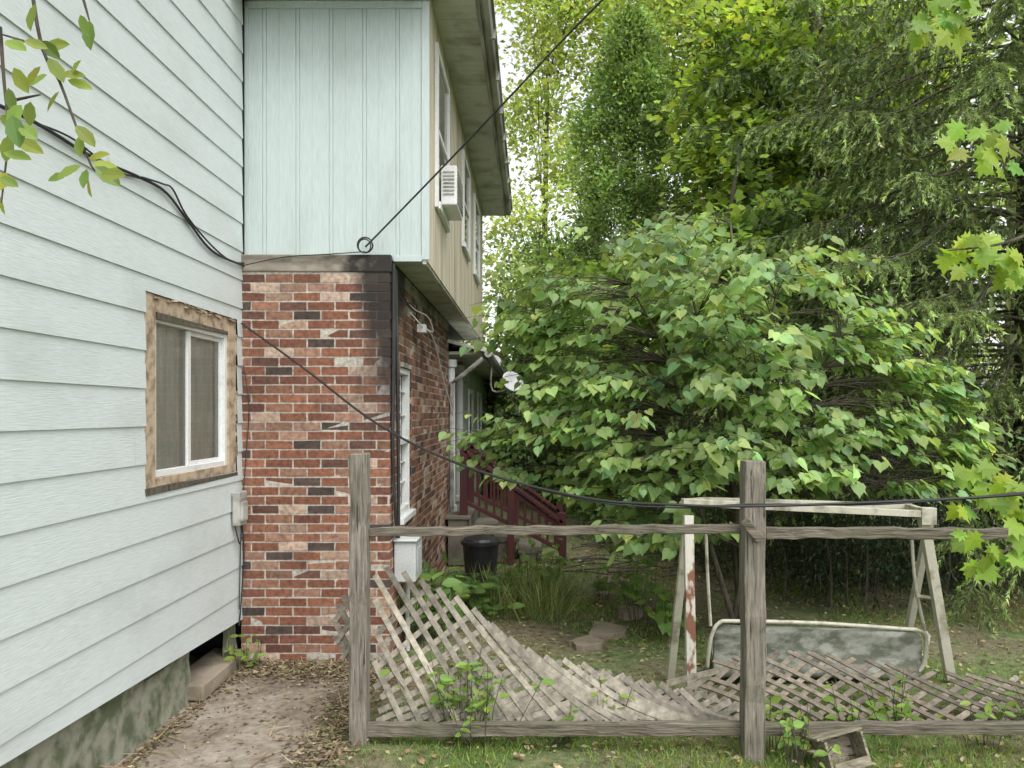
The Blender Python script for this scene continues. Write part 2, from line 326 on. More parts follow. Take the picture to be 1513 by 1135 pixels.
mb.box(x0+.01,x1-.03,a1-f-.025,a1-f,c0+f,c1-f*.8); mb.box(x0+.01,x1-.03,ym+.022,a1-f-.025,c0+f,c0+f+.025); mb.box(x0+.01,x1-.03,ym+.022,a1-f-.025,c1-.06,c1-f*.8)
mb.obj('window_vinyl_frame','white',house,bevel=.003)
mb=MB(); mb.quad((WX-.055,a0+f,c0+f),(WX-.055,a1-f,c0+f),(WX-.055,a1-f,c1-f*.8),(WX-.055,a0+f,c1-f*.8)); mb.obj('window_glass','glass',house)
mb=MB()
yy=np.linspace(a0-.05,a1+.05,60)
for i in range(59): mb.quad((WX-.09+.010*math.sin(i*.9),yy[i],c0-.1),(WX-.09+.010*math.sin((i+1)*.9),yy[i+1],c0-.1),(WX-.09+.010*math.sin((i+1)*.9),yy[i+1],c1+.1),(WX-.09+.010*math.sin(i*.9),yy[i],c1+.1))
mb.obj('window_curtain','curtain',house)
# bricks
BX=-1.04; BY=5.5; cs=.0677; bh=.0560
pal=[(.205,.082,.048),(.245,.105,.062),(.160,.064,.042),(.265,.130,.082),(.36,.235,.165),(.43,.31,.235),(.115,.055,.040),(.070,.048,.040),(.29,.160,.110),(.32,.19,.135)]
pw=np.array([.17,.15,.14,.12,.09,.06,.10,.05,.07,.05]); pw/=pw.sum()
def bcol():
    c=np.array(pal[rng.choice(len(pal),p=pw)])*math.exp(rng.normal(0,.14)); return tuple(c)
mb=MB(); rows=int(2.86/cs); bh0,bh1,bk0,bk1=5.93,6.50,1.0,2.2
LS=.192; HS=.091; JG=.0118
for r in range(-1,rows):
    z0=r*cs+.01; z1=z0+bh; odd=r%2
    lx=LS if not odd else HS; ly=HS if not odd else LS
    jt=lambda: rng.normal(0,.0012)
    mb.box(BX+.006-lx,BX+.006+jt(),BY-.006+jt(),BY-.006+ly,z0,z1,bcol(),.0011)
    x=BX+.006-lx-JG
    while x>WX+.012:
        xa=max(x-LS,WX+.002); mb.box(xa,x,BY-.006+jt(),BY+.03,z0,z1,bcol(),.0011); x-=LS+JG
    y=BY-.006+ly+JG
    while y<9.4:
        yb=min(y+LS,9.4); segs=[(y,yb)]
        if z1>bk0-.01 and z0<bk1+.01 and yb>bh0 and y<bh1: segs=[(y,min(yb,bh0)),(max(y,bh1),yb)]
        for a,b_ in segs:
            if b_-a>.012: mb.box(BX-.03,BX+.006+jt(),a,b_,z0,z1,bcol(),.0011)
        y+=LS+JG
MC=(.46,.42,.36); MY=BY-.0035; MX=BX+.0035
mb.quad((WX,MY,-.1),(MX,MY,-.1),(MX,MY,2.87),(WX,MY,2.87),MC)
for (a,b_,c,d) in((MY,bh0,-.1,2.95),(bh1,9.4,-.1,2.95),(bh0,bh1,-.1,bk0),(bh0,bh1,bk1,2.95)): mb.quad((MX,a,c),(MX,b_,c),(MX,b_,d),(MX,a,d),MC)
mb.quad((BX,9.4,-.1),(-1.6,9.4,-.1),(-1.6,9.4,2.95),(BX,9.4,2.95),(.2,.1,.07))
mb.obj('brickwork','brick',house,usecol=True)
mb=MB(); mb.box(-6,-1.25,5.7,9.35,0,5.0); mb.box(-6,-1.65,9.35,17,0,5.0); mb.obj('house_light_block','dark',house)  # unseen solid boxes added behind the brickwork to stop light leaking through
mb=MB(); mb.box(WX+.003,BX+.016,BY-.016,BY+.06,2.862,2.99,j=.003); mb.obj('concrete_cap','cap',house,bevel=.008)
mb=MB(); x0,x1=BX-.09,BX-.02
mb.box(x0,x1+.01,bh0,bh0+.05,bk0,bk1); mb.box(x0,x1+.01,bh1-.05,bh1,bk0,bk1); mb.box(x0,x1+.008,bh0+.05,bh1-.05,bk0,bk0+.05); mb.box(x0,x1+.008,bh0+.05,bh1-.05,bk1-.05,bk1); mb.box(x0,x1+.008,bh0+.05,bh1-.05,1.57,1.61)
for z in(1.24,1.41,1.8,2.0): mb.box(x0+.03,x1-.02,bh0+.05,bh1-.05,z,z+.015)
mb.box(x0+.03,x1-.022,(bh0+bh1)/2,(bh0+bh1)/2+.015,bk0+.05,bk1-.05)
mb.box(x0,BX+.04,bh0-.03,bh1+.03,bk0-.05,bk0-.002)
mb.obj('side_window_frame','white',house,bevel=.003)
mb=MB(); mb.quad((BX-.07,bh0,bk0),(BX-.07,bh1,bk0),(BX-.07,bh1,bk1),(BX-.07,bh0,bk1)); mb.obj('side_window_glass','glass',house)
# upper storey
UX=-.765; UY=5.56; UE=11.8; UZ=2.96; UT=5.0
mb=MB(); mb.box(-6,UX-.012,UY+.012,UE,UZ+.01,UT); mb.obj('upper_light_block','dark',house)  # unseen filler box added so the upper storey lets no light through
mb=MB(); x=WX+.13
grooves=[]
while x<UX-.06:
    grooves+= [(x,.005),(x+.028,.005)]; x+=.2465
x=WX+.0
for gx,gw in grooves+[(UX,0)]:
    mb.box(x,gx,UY,UY+.010,UZ,4.99); x=gx+gw
mb.obj('panel_siding','panel',house)
mb=MB(); mb.box(WX,UX-.001,UY+.0055,UY+.0115,UZ+.002,4.985)
for gx,gw in grooves[::2]:
    mb.box(gx+.12,gx+.1235,UY-.0018,UY+.003,UZ+.003,4.98)
mb.obj('panel_backing','panel',house)
mb=MB(); mb.box(WX+.002,WX+.03,UY-.014,UY-.001,2.992,4.87); mb.box(UX-.045,UX+.012,UY-.012,UY-.001,UZ+.001,4.87); mb.box(WX+.03,UX-.045,UY-.02,UY-.001,4.82,4.87); mb.box(BX+.02,UX-.045,UY-.010,UY-.001,UZ-.012,UZ+.03); mb.obj('corner_trim','panel',house,bevel=.002)
mb=MB(); y=UY+.0
while y<UE:
    y2=min(y+.24,UE); mb.box(UX-.011,UX,y,y2-.006,UZ-.012,UT); y=y2
mb.box(UX-.012,UX-.006,UY,UE,UZ,UT-.002)
mb.obj('cream_side_siding','cream',house,bevel=.0015)
mb=MB(); y=UY+.012
while y<UE:
    mb.box(BX+.007,UX-.0125,y,min(y+.58,UE)-.006,UZ-.0,UZ+.0095); y+=.58
mb.box(UX-.04,UX-.012,UY+.001,UE,UZ-.03,UZ-.001); mb.obj('overhang_soffit','soffit',house)
for (ya,yb,za,zb) in((6.0,6.75,3.52,4.70),(8.3,9.05,3.72,4.66),(9.95,10.75,3.72,4.66)):
    mb=MB(); t=.06
    mb.box(UX+.001,UX+.03,ya-t,ya,za-t,zb+t); mb.box(UX+.001,UX+.03,yb,yb+t,za-t,zb+t); mb.box(UX+.001,UX+.028,ya,yb,zb,zb+t); mb.box(UX+.001,UX+.04,ya,yb,za-t,za); mb.box(UX+.001,UX+.02,ya,yb,(za+zb)/2-.02,(za+zb)/2+.02)
    mb.obj('upper_window_frame','white',house,bevel=.003)
    mb=MB(); mb.box(UX+.001,UX+.008,ya,yb,za,zb); mb.obj('upper_window_pane','glass',house)
    mb=MB(); mb.box(UX+.0005,UX+.003,ya+.002,yb-.002,za+.002,zb-.002); mb.obj('upper_window_blind','curtain',house)
mb=MB(); y=5.26
while y<12.1:
    y2=min(y+.1,12.1); mb.box(UX+.001 if y>5.5 else -6,-.43,y,y2-.006,UT,UT+.012); y=y2
mb.box(-6,-.43,5.26,12.1,UT+.006,UT+.02)
mb.box(WX-.0,UX-.02,5.24,UY-.022,4.872,4.9); mb.box(WX,UX,5.2,5.24,4.85,5.02)
mb.obj('eave_soffit','soffit',house)
mb=MB()
mb.box(-.43,-.405,5.2,12.1,UT-.02,UT+.16)
mb.tube([(-.375,5.15,UT+.07),(-.375,12.15,UT+.07)],.055,8); mb.box(-.40,-.30,5.15,12.15,UT+.11,UT+.13)
for y in np.arange(5.6,12,.8): mb.box(-.44,-.305,y,y+.03,UT+.02,UT+.145)
mb.obj('gutter','gutter',house)
mb=MB(); mb.add([(-.33,5.15,UT+.16),(-.33,12.15,UT+.16),(-3.6,12.15,UT+1.75),(-3.6,5.15,UT+1.75),(-.33,5.15,UT+.13),(-.33,12.15,UT+.13),(-3.6,12.15,UT+1.72),(-3.6,5.15,UT+1.72)],[(0,1,2,3),(7,6,5,4),(0,4,5,1),(0,3,7,4),(1,5,6,2)]); mb.obj('lower_roof','roof',house)
# far wing
lapsiding('far_siding_wall',-1.0,10.7,16.8,None,2.6,.2,None,'green')
mb=MB(); mb.box(-2.0,-1.01,10.7,16.8,0,2.6); mb.box(-1.64,-1.6,9.41,10.69,0.5,2.6); mb.obj('far_wing_core','green',house)
mb=MB(); mb.box(-1.598,-1.56,9.6,9.68,.6,2.5); mb.box(-1.598,-1.56,10.45,10.53,.6,2.5); mb.box(-1.59,-1.565,9.68,10.45,.6,2.4)
for (y,x) in((9.5,-1.02),(10.62,-1.02)):
    mb.tube([(x,y,.58),(x,y,.66),(x,y,.67),(x,y,2.4),(x,y,2.41),(x,y,2.5)],[.085,.085,.06,.055,.08,.08],12)
for (ya,yb) in((11.6,12.3),(13.6,14.4)):
    mb.box(-.985,-.95,ya,ya+.07,1.1,2.2); mb.box(-.985,-.95,yb,yb+.07,1.1,2.2); mb.box(-.985,-.952,ya+.07,yb,1.1,1.17); mb.box(-.985,-.952,ya+.07,yb,2.13,2.2)
mb.obj('porch_columns_and_door','white',house,bevel=.003)
mb=MB()
for (ya,yb) in((11.6,12.3),(13.6,14.4)): mb.box(-.984,-.97,ya+.07,yb,1.17,2.13)
mb.obj('far_windows','glass',house)
mb=MB(); mb.box(-1.6,-.62,9.42,16.9,2.56,2.60); mb.add([(-.55,9.3,2.62),(-.55,17,2.62),(-1.9,17,2.96),(-1.9,9.3,2.96),(-.55,9.3,2.58),(-.55,17,2.58),(-1.9,17,2.92),(-1.9,9.3,2.92)],[(0,1,2,3),(7,6,5,4),(0,4,5,1),(0,3,7,4),(1,5,6,2)])
mb.obj('porch_roof','soffit',house)
mb=MB(); mb.tube([(-.53,9.25,2.56),(-.53,17,2.56)],.05,8); mb.tube([(-.6,9.3,2.5),(-.85,9.35,2.3),(-1.0,9.42,2.2),(-1.0,9.42,.1)],.03,8); mb.obj('porch_gutter','gutter',house)
mb=MB(); mb.box(-2,-.55,17,21,0,3.2); mb.obj('rear_brick_wall',painted('rear_brick',(.22,.09,.06),(.12,.06,.05),.4,.6,(1,1,6),8),house)
porch=empty('porch_steps')
mb=MB()
for i in range(9): mb.box(-1.6,-.72,9.0+i*.185,9.0+i*.185+.175,.55,.59)
mb.box(-.75,-.72,9.0,10.66,.3,.549); mb.box(-1.0,-.76,9.02,9.06,0,.549)
for i,(xx,zz) in enumerate(((-.7,.42),(-.42,.28),(-.14,.14))):
    mb.box(xx-.02,xx+.27,9.2,10.1,zz-.035,zz)
    for q in(9.22,9.65,10.06): mb.box(xx,xx+.2,q,q+.03,0,zz-.037)
mb.obj('treads','deck',porch,bevel=.004)
mb=MB()
for yy_ in(9.12,10.15):
    A=np.array([-.82,yy_,1.38]); B=np.array([.38,yy_,.50]); dn=np.array([0,0,-.62])
    mb.beam(A,B,.09,.04,np.array([0,1.,0])); mb.beam(A+dn,B+dn*.55,.04,.05,np.array([0,1.,0])); mb.beam(A+dn*.12,B+dn*.12,.04,.05,np.array([0,1.,0]))
    mb.beam((-.82,yy_,.3),(-.82,yy_,1.42),.09,.09); mb.beam((.38,yy_,-.02),(.38,yy_,.62),.09,.09); mb.beam((-.25,yy_,0),(-.25,yy_,.98),.08,.08)
    for i in range(1,13):
        p=A+(B-A)*i/13; mb.beam(p+dn*(1-.45*i/13),p,.028,.028)
mb.obj('railing','redpaint',porch,bevel=.004)
bn=empty('trash_bin'); mb=MB()
c=np.array([-.56,8.3,0]); mb.tube([c,c+[0,0,.02],c+[0,0,.38],c+[0,0,.385],c+[0,0,.42],c+[0,0,.425]],[.16,.17,.20,.22,.22,.19],20); mb.tube([c+[0,0,.426],c+[0,0,.45],c+[0,0,.48]],[.20,.18,.05],20); mb.obj('bin_body','black',bn)
eb=empty('utility_box'); mb=MB(); mb.box(BX+.012,-.865,5.62,5.95,.56,.86); mb.box(BX+.010,-.85,5.60,5.97,.862,.885); mb.obj('cabinet','box',eb,bevel=.01)
mb=MB(); mb.tube([(-.95,5.78,.56),(-.95,5.78,.0)],.018,8); mb.box(-.864,-.859,5.7,5.87,.62,.8); mb.obj('conduit','box',eb)
jb=empty('meter_box'); mb=MB(); mb.box(WX+.016,WX+.07,5.28,5.42,1.03,1.27); mb.box(WX+.018,WX+.085,5.30,5.40,1.06,1.2); mb.obj('enclosure','gutter',jb,bevel=.008)
def wl(px,py,Y=None,o=.022):
    Yw=2.12*F/(CX-px); p=P(px,py,Yw); p[0]=WX+o; return p
mb=MB(); mb.tube(curve([(WX+.03,5.43,1.03),(WX+.04,5.44,.8),(WX+.03,5.42,.5),(WX+.02,5.4,.3)],12),.006,5); mb.tube(curve([(WX+.03,5.3,1.03),(WX+.05,5.33,.9),(WX+.05,5.36,.95),(WX+.03,5.4,1.05)],12),.005,5); mb.tube(curve([P(360,540,5.47),P(368,600,5.45),P(363,680,5.47),wl(352,780),wl(349,900)],20),.004,5); mb.obj('wires','cable',jb)
ac=empty('window_air_conditioner'); mb=MB(); mb.box(UX+.03,UX+.16,6.1,6.62,3.52,3.84)
mb.obj('case','white',ac,bevel=.008)
mb=MB()
for i in range(11): mb.box(UX+.1605,UX+.167,6.13,6.59,3.55+i*.025,3.56+i*.025)
for i in range(7): mb.box(UX+.05,UX+.14,6.093,6.0995,3.60+i*.03,3.612+i*.03)
mb.obj('grille','gutter',ac)
def dish(px,py,Y,r,name):
    e=empty(name); c=P(px,py,Y); mb=MB(); d=nrmz(np.array([.55,-.72,.35])); a=nrmz(np.cross(d,[0,0,1.])); b=np.cross(a,d); vs=[];fs=[];K=24;R=5
    for i in range(R+1):
        for q in range(K):
            rr=r*max(i,.02)/R; an=6.283*q/K; vs.append(c+(a*math.cos(an)*rr*1.15+b*math.sin(an)*rr)+d*(.25*rr*rr/r))
    for i in range(R):
        for q in range(K): fs.append((i*K+q,i*K+(q+1)%K,(i+1)*K+(q+1)%K,(i+1)*K+q))
    mb.add(vs,fs); o=mb.obj('reflector','dish',e,smooth=True); s=o.modifiers.new('s','SOLIDIFY'); s.thickness=.008
    mb=MB(); mb.tube([c-b*r*.9,c+d*r*.8-b*r*1.1,c+d*r*1.4-b*r*.9],.006,6); q=c+d*r*1.4-b*r*.9; mb.box(*(np.repeat(q,2)+np.array([-.014,.014,-.014,.014,-.014,.014]))); mb.tube(curve([c-d*.02,c-d*.15+[0,0,-.05],[-.55,Y+.05,c[2]-.1],[-.55,Y+.05,2.5]],12),.014,6); mb.obj('arm_and_mast','gutter',e)
dish(756,565,10.4,.15,'satellite_dish'); dish(731,534,11.2,.09,'satellite_dish')
cb=empty('utility_cables'); mb=MB()
mb.tube(curve([wl(-300,30),wl(0,160),wl(60,190),wl(130,232),wl(200,262),wl(240,285),wl(275,330),wl(310,372),wl(357,393)],60),.008,6)
mb.tube(curve([wl(200,262,o=.035),wl(235,272),wl(250,280),wl(270,318),wl(305,360),wl(335,385),wl(357,389)],40),.006,5)
mb.tube(curve([wl(40,180),wl(100,205),wl(160,250),wl(210,266)],24),.005,5)
mb.tube(curve([P(357,393,5.42),P(420,380,5.47),P(480,376,5.47),P(540,372,5.46)],20),.004,5)
mb.tube(curve([P(540,365,5.45),P(640,262,5.2),P(760,136,4.8),P(890,0,4.4),P(1500,-600,3.0)],40),.0065,6)
an=np.linspace(0,6.5,26); cc=P(539,362,5.46); mb.tube([cc+np.array([math.cos(a)*.055,.012*a/6,math.sin(a)*.055]) for a in an],.006,6); mb.tube([cc+np.array([math.cos(a)*.045,-.01,math.sin(a)*.05-.01]) for a in an],.005,6)
mb.tube(curve([P(357,478,5.45),P(450,545,5.2),P(560,628,4.8),P(690,690,4.4),P(860,735,4.05),P(1000,746,3.85),P(1110,748,3.75),P(1300,742,3.6),P(1513,730,3.4),P(1900,690,3.0)],70),.0075,6)
mb.tube(curve([P(690,692,4.4),P(860,738,4.05),P(1000,750,3.85),P(1110,745,3.78),P(1300,745,3.6),P(1513,728,3.4),P(1900,692,3.0)],60),.005,6)
for dx in(0,.02,.035): mb.tube(curve([(-1.015,5.52+dx*2,2.93),(-1.02+dx*.2,5.53+dx,2.2),(-1.02,5.52+dx,1.5),(-1.0,5.58+dx,.9)],16),.008,6)
mb.tube([(-1.0,5.66,.885),(-1.0,5.66,1.3),(-1.012,5.62,2.9)],.013,6)
mb.tube(curve([(-1.02,5.6,2.85),(-1.0,6.0,2.72),(-1.01,6.6,2.78),(-1.0,6.5,2.6)],16),.006,6)
mb.obj('black_cables','cable',cb)
mb=MB()
mb.tube(curve([P(600,455,6.4),P(622,480,6.5),P(640,500,7),P(655,560,7.6),P(670,612,8)],20),.006,6); mb.tube(curve([P(585,420,6.),P(610,455,6.4),P(632,468,6.7),P(640,490,6.9),P(628,485,6.7)],20),.005,6); c=P(626,485,6.6); mb.box(c[0]-.05,c[0]+.02,6.55,6.65,c[2]-.04,c[2]+.03)
mb.obj('white_cables','white',cb)
# ---------------------------------------------------------------- fence
fence=empty('wooden_fence')
def post(px,top,bot,Y,w,nm):
    mb=MB(); mb.beam(P(px,bot+15,Y),P(px,top,Y),w,w,segs=18,j=.0022); mb.obj(nm,'woodz',fence,bevel=.006)
post(531.5,669,1098,4.17,.098,'post'); post(1112,680,1118,4.02,.11,'post'); post(1700,690,1118,4.0,.11,'post')
mb=MB()
def rail(a,b,w,t=.05,segs=26): mb.beam(a,b,w,t,np.array([0,0,1.]),segs,.0028)
rail(P(546,786,4.19),P(1094,781,4.06),.047); rail(P(1129,787,4.02),P(1690,790,4.0),.058)
rail(P(541,1077,4.17),P(1106,1076,4.06),.072,.05); rail(P(1126,1077,4.02),P(1690,1074,4.0),.06,.05)
rail(P(1100,770,3.94),P(1126,800,3.94),.05,.02,2)
mb.obj('rails','woodx',fence,bevel=.006)
# lattice
m=attrmat('lattice_wood',0,.9); nt=m.node_tree; b=nt.nodes['Principled BSDF']; n=noise(nt,22,6,(1,1,1),.6); r=ramp(nt,[(.3,.5),(.7,1.35)],n)
a=[x for x in nt.nodes if x.type=='ATTRIBUTE'][0]; c=mix(nt,a.outputs['Color'],r.outputs[0],1.0,'MULTIPLY'); nt.links.new(c,b.inputs['Base Color']); bump(nt,b,n,.4,.004); M['lattice']=m
def strip(mb,pts,nn,w,off,col,th=.0035):
    pts=np.array(pts); t=nrmz(np.gradient(pts,axis=0)); vs=[];fs=[]; n=len(pts)
    for i in range(n):
        q=nrmz(nn-t[i]*np.dot(nn,t[i])); ww=np.cross(q,t[i]); o=pts[i]+q*off
        for sx,sy in((-1,-1),(1,-1),(1,1),(-1,1)): vs.append(o+ww*sx*w/2+q*sy*th)
    for i in range(n-1):
        for k in range(4): fs.append((i*4+k,i*4+(k+1)%4,i*4+4+(k+1)%4,i*4+4+k))
    fs.append((3,2,1,0)); fs.append(tuple((n-1)*4+k for k in range(4))); mb.add(vs,fs,col)
tx=[440,548,565,600,640,700,740,790,860,950,1040,1200]; ty=[800,838,842,850,868,903,935,972,986,1008,1030,1052]
def topy(x): return np.interp(x,tx,ty)
def LY(x,y):
    u=np.clip((x-548)/500,0,1); v=np.clip((1070-y)/230,0,1.); return 4.235+.10*v+.55*v*u+.02*math.sin(x*.02+y*.03)
e=empty('lattice_panel'); mb=MB(); nv=np.array([0,-.93,.36]); rl=np.random.default_rng(4)
def lcol(b_): return tuple(np.array(b_)*math.exp(rl.normal(0,.20)))
LC=(.29,.26,.21)
x=470.
while x<1010:
    d=np.interp(x,[470,560,640,740,860,1000],[125,130,142,165,160,90]); p0=np.array([x,topy(x)-rl.uniform(0,6)]); p1=np.array([x+d+rl.normal(0,2),1066.])
    if rl.random()<.08: p1=p0+(p1-p0)*rl.uniform(.6,.85)
    pts=[]
    for s in np.linspace(0,1,16):
        q=p0+(p1-p0)*s; q[1]+=9*math.sin(math.pi*s)*np.interp(x,[550,800],[-.3,1.3])
        if q[0]>549: pts.append(P(q[0],q[1],LY(*q)))
    if len(pts)>3: strip(mb,pts,nv,.032,.0045,lcol(LC))
    x+=np.interp(x,[470,700,1000],[25,26,30])
x=400.
while x<1040:
    d=np.interp(x,[400,560,700,800,1000],[230,215,185,140,80]); p0=np.array([x,1066.]); p1=np.array([x+d+rl.normal(0,2),0]); p1[1]=topy(p1[0])-rl.uniform(0,4)
    if rl.random()<.08: p1=p0+(p1-p0)*rl.uniform(.6,.85)
    pts=[]
    for s in np.linspace(0,1,16):
        q=p0+(p1-p0)*s; q[1]+=5*math.sin(math.pi*s)
        if q[0]>549: pts.append(P(q[0],q[1],LY(*q)))
    if len(pts)>3: strip(mb,pts,nv,.032,-.0045,lcol(np.array(LC)*.85))
    x+=26
mb.obj('slats','lattice',e,usecol=True)
e=empty('lattice_panel'); mb=MB()
def S2(a,b): return np.array([1.0+a+.04*math.sin(b*3),4.32+b*.85+.05*math.sin(a*2),.03+.36*b*(.75+.25*math.sin(a*2.2))+.02*math.sin(a*3.1)])
B_=.62
for fam in(0,1):
    c=-B_*1.2
    while c<3.3:
        k0=0; k1=B_
        if rl.random()<.15: k1*=rl.uniform(.5,.9)
        if rl.random()>.05:
            pts=[S2(c+s*1.1,s) if fam==0 else S2(c+(B_-s)*1.1,s) for s in np.linspace(k0,k1,12)]
            pts=[p for p in pts if p[0]>1.0]
            if len(pts)>3: strip(mb,pts,np.array([0,-.38,.92]),.034,.0045*(1 if fam else -1),lcol((.20,.168,.13)))
        c+=.125+rl.normal(0,.004)
mb.obj('slats','lattice',e,usecol=True)
mb=MB()
for (p,q) in(((493,915),(520,965)),((500,893),(530,950)),((507,880),(528,915)),((495,940),(530,990)),((497,950),(527,905)),((495,918),(522,878)),((505,975),(530,935))):
    mb.beam(P(*p,4.3+.01*rng.random()),P(*q,4.33),.032,.008,np.array([1.,0,1]),1,0,(.27,.24,.19))
for (p,q) in(((985,1010),(1065,990)),((1000,1030),(1045,1000)),((930,1010),(1060,1050)),((905,1035),(1050,1062)),((870,1060),(1000,1035)),((880,1040),(1045,1025))):
    mb.beam(P(*p,4.40),P(*q,4.45),.035,.009,np.array([0,0,1.]),1,0,(.30,.265,.21))
mb.obj('loose_lattice_slats','lattice',usecol=True)
# ---------------------------------------------------------------- swing
sw=empty('garden_swing')
mb=MB(); mb.beam(P(1017,762,4.70),P(1022,1066,4.47),.058,.05,segs=6); mb.obj('rusty_leg','rust',sw,bevel=.004)
mb=MB()
mb.beam(P(1016,765,4.80),P(990,1005,5.14),.05,.045,np.array([1.,0,0]))
mb.beam(P(1362,752,5.05),P(1404,1003,5.17),.062,.05); mb.beam(P(1374,765,5.12),P(1332,985,5.5),.045,.045)
mb.beam(P(1008,742,4.75),P(1378,760,5.05),.045,.05,np.array([0,0,1.])); mb.beam(P(1045,739,5.2),P(1345,748,5.55),.04,.045,np.array([0,0,1.]))
mb.beam(P(1012,742,4.75),P(1045,739,5.2),.04,.045,np.array([0,0,1.])); mb.beam(P(1376,759,5.05),P(1340,748,5.55),.04,.045,np.array([0,0,1.]))
mb.beam(P(1370,750,5.03),P(1370,775,5.03),.10,.06)
mb.beam(P(1353,880,5.12),P(1386,885,5.12),.02,.02)
mb.tube(curve([P(1043,790,4.95),P(1046,860,4.98),P(1050,925,5.0)],8),.012,6); mb.tube(curve([P(1347,790,5.1),P(1352,860,5.15),P(1366,930,5.2)],8),.012,6)
loop=[P(1045,985,5.02),P(1050,945,5.0),P(1062,921,5.0),P(1090,918,5.0),P(1210,921,5.08),P(1330,929,5.17),P(1358,932,5.19),P(1368,945,5.2),P(1365,980,5.22),P(1350,1002,5.22)]
mb.tube(curve(loop,60),.014,8); mb.tube([P(1045,985,5.02),P(1040,990,5.1),P(1048,975,5.45)],.014,8); mb.tube([P(1366,985,5.22),P(1372,940,5.3),P(1368,935,5.6)],.014,8)
mb.obj('frame','swing',sw,bevel=.003)
mb=MB(); nx_,nz_=24,8; vs=[];fs=[]
for i in range(nx_+1):
    for j in range(nz_+1):
        u=i/nx_;v=j/nz_; px=1056+u*306; py=np.interp(u,[0,1],[1000,1003])-(np.interp(u,[0,1],[74,68]))*v
        e_=abs(u-.5)*2; py=py if e_<.93 else py+ (v-.5)*14*(e_-.93)/.07
        p=P(px,py,5.0+u*.2+.03*math.sin(v*3.1)+.012*math.sin(u*9)*math.sin(v*5)); vs.append(p)
for i in range(nx_):
    for j in range(nz_): a=i*(nz_+1)+j; fs.append((a,a+nz_+1,a+nz_+2,a+1))
mb.add(vs,fs); o=mb.obj('backrest','vinyl',sw,smooth=True); s=o.modifiers.new('s','SOLIDIFY'); s.thickness=.03
mb=MB(); mb.add([P(1060,1000,5.06)*[1,1,0]+[0,0,.10],P(1355,1003,5.27)*[1,1,0]+[0,0,.10],P(1350,1003,5.27)*[1,1,0]+[0,.45,.15],P(1070,1000,5.06)*[1,1,0]+[0,.45,.15]],[(0,1,2,3)]); o=mb.obj('seat','vinyl',sw); s=o.modifiers.new('s','SOLIDIFY'); s.thickness=.04
bx=empty('wooden_planter_box'); mb=MB()
O=P(1232,1147,3.80); ex=nrmz(np.array([.93,.22,.14])); ey=nrmz(np.array([-.25,.9,-.30])); ez=nrmz(np.cross(ex,ey)); ey=np.cross(ez,ex)
def ob(a0,a1,b0,b1,c0,c1):
    vs=[O+ex*a+ey*b_+ez*c for c in(c0,c1) for a,b_ in((a0,b0),(a1,b0),(a1,b1),(a0,b1))]; mb.add(vs,[(0,3,2,1),(4,5,6,7),(0,1,5,4),(1,2,6,5),(2,3,7,6),(3,0,4,7)])
ob(-.02,.25,.03,.20,.165,.178); ob(.0,.015,.0,.20,.0,.164); ob(.215,.23,.0,.20,0,.164); ob(.016,.214,.12,.135,0,.164); ob(.016,.214,0.0,.119,0,.014); ob(.016,.214,-.012,0,.0,.05); ob(-.06,-.02,.0,.24,.11,.123)
mb.obj('boards','crate',bx,bevel=.003)
# ---------------------------------------------------------------- trees
rb=empty('redbud_tree')
base=np.array([1.72,6.3,0.]); NT=820; tips=[]
pxs=[722,760,790,830,860,890,940,985,1020,1055,1085,1120,1170,1215,1260,1310,1360,1430]; tp_=[630,440,455,400,335,385,345,315,350,285,330,305,380,365,440,470,540,600]; bt_=[650,710,715,690,735,765,800,815,800,785,760,745,715,725,715,735,715,725]
while len(tips)<NT:
    px=rng.uniform(722,1430); py=rng.uniform(280,815)
    if not(np.interp(px,pxs,tp_)<py<np.interp(px,pxs,bt_)): continue
    if px<812 and py<622 and not (px>765 and 425<py<500): continue
    cen=1-abs(px-1070)/360; Y=rng.uniform(6.3-1.05*max(cen,0.15),6.3+1.1*max(cen,.15))
    if rng.random()<.5*np.clip((470-py)/150,0,1): continue
    if math.sin(px*.019+py*.017)*math.sin(py*.031-px*.008)>.38: continue
    tips.append(P(px,py,Y))
tips=np.array(tips); mb=MB(); LP=[];LA=[];LN=[];LM=[]
stems=[]
for k in range(6):
    tp=P(*[(930,420),(1010,380),(1080,330),(1150,420),(1240,500),(1060,520)][k],6.3+rng.uniform(-.5,.6)); s=curve([base+rng.normal(0,.06,3)*[1,1,0],base+(tp-base)*[.25,.25,.4]+rng.normal(0,.05,3),base+(tp-base)*[.6,.6,.75],tp],14); stems.append(s); mb.tube(s,np.linspace(.028,.008,14),6)
allst=np.concatenate(stems)
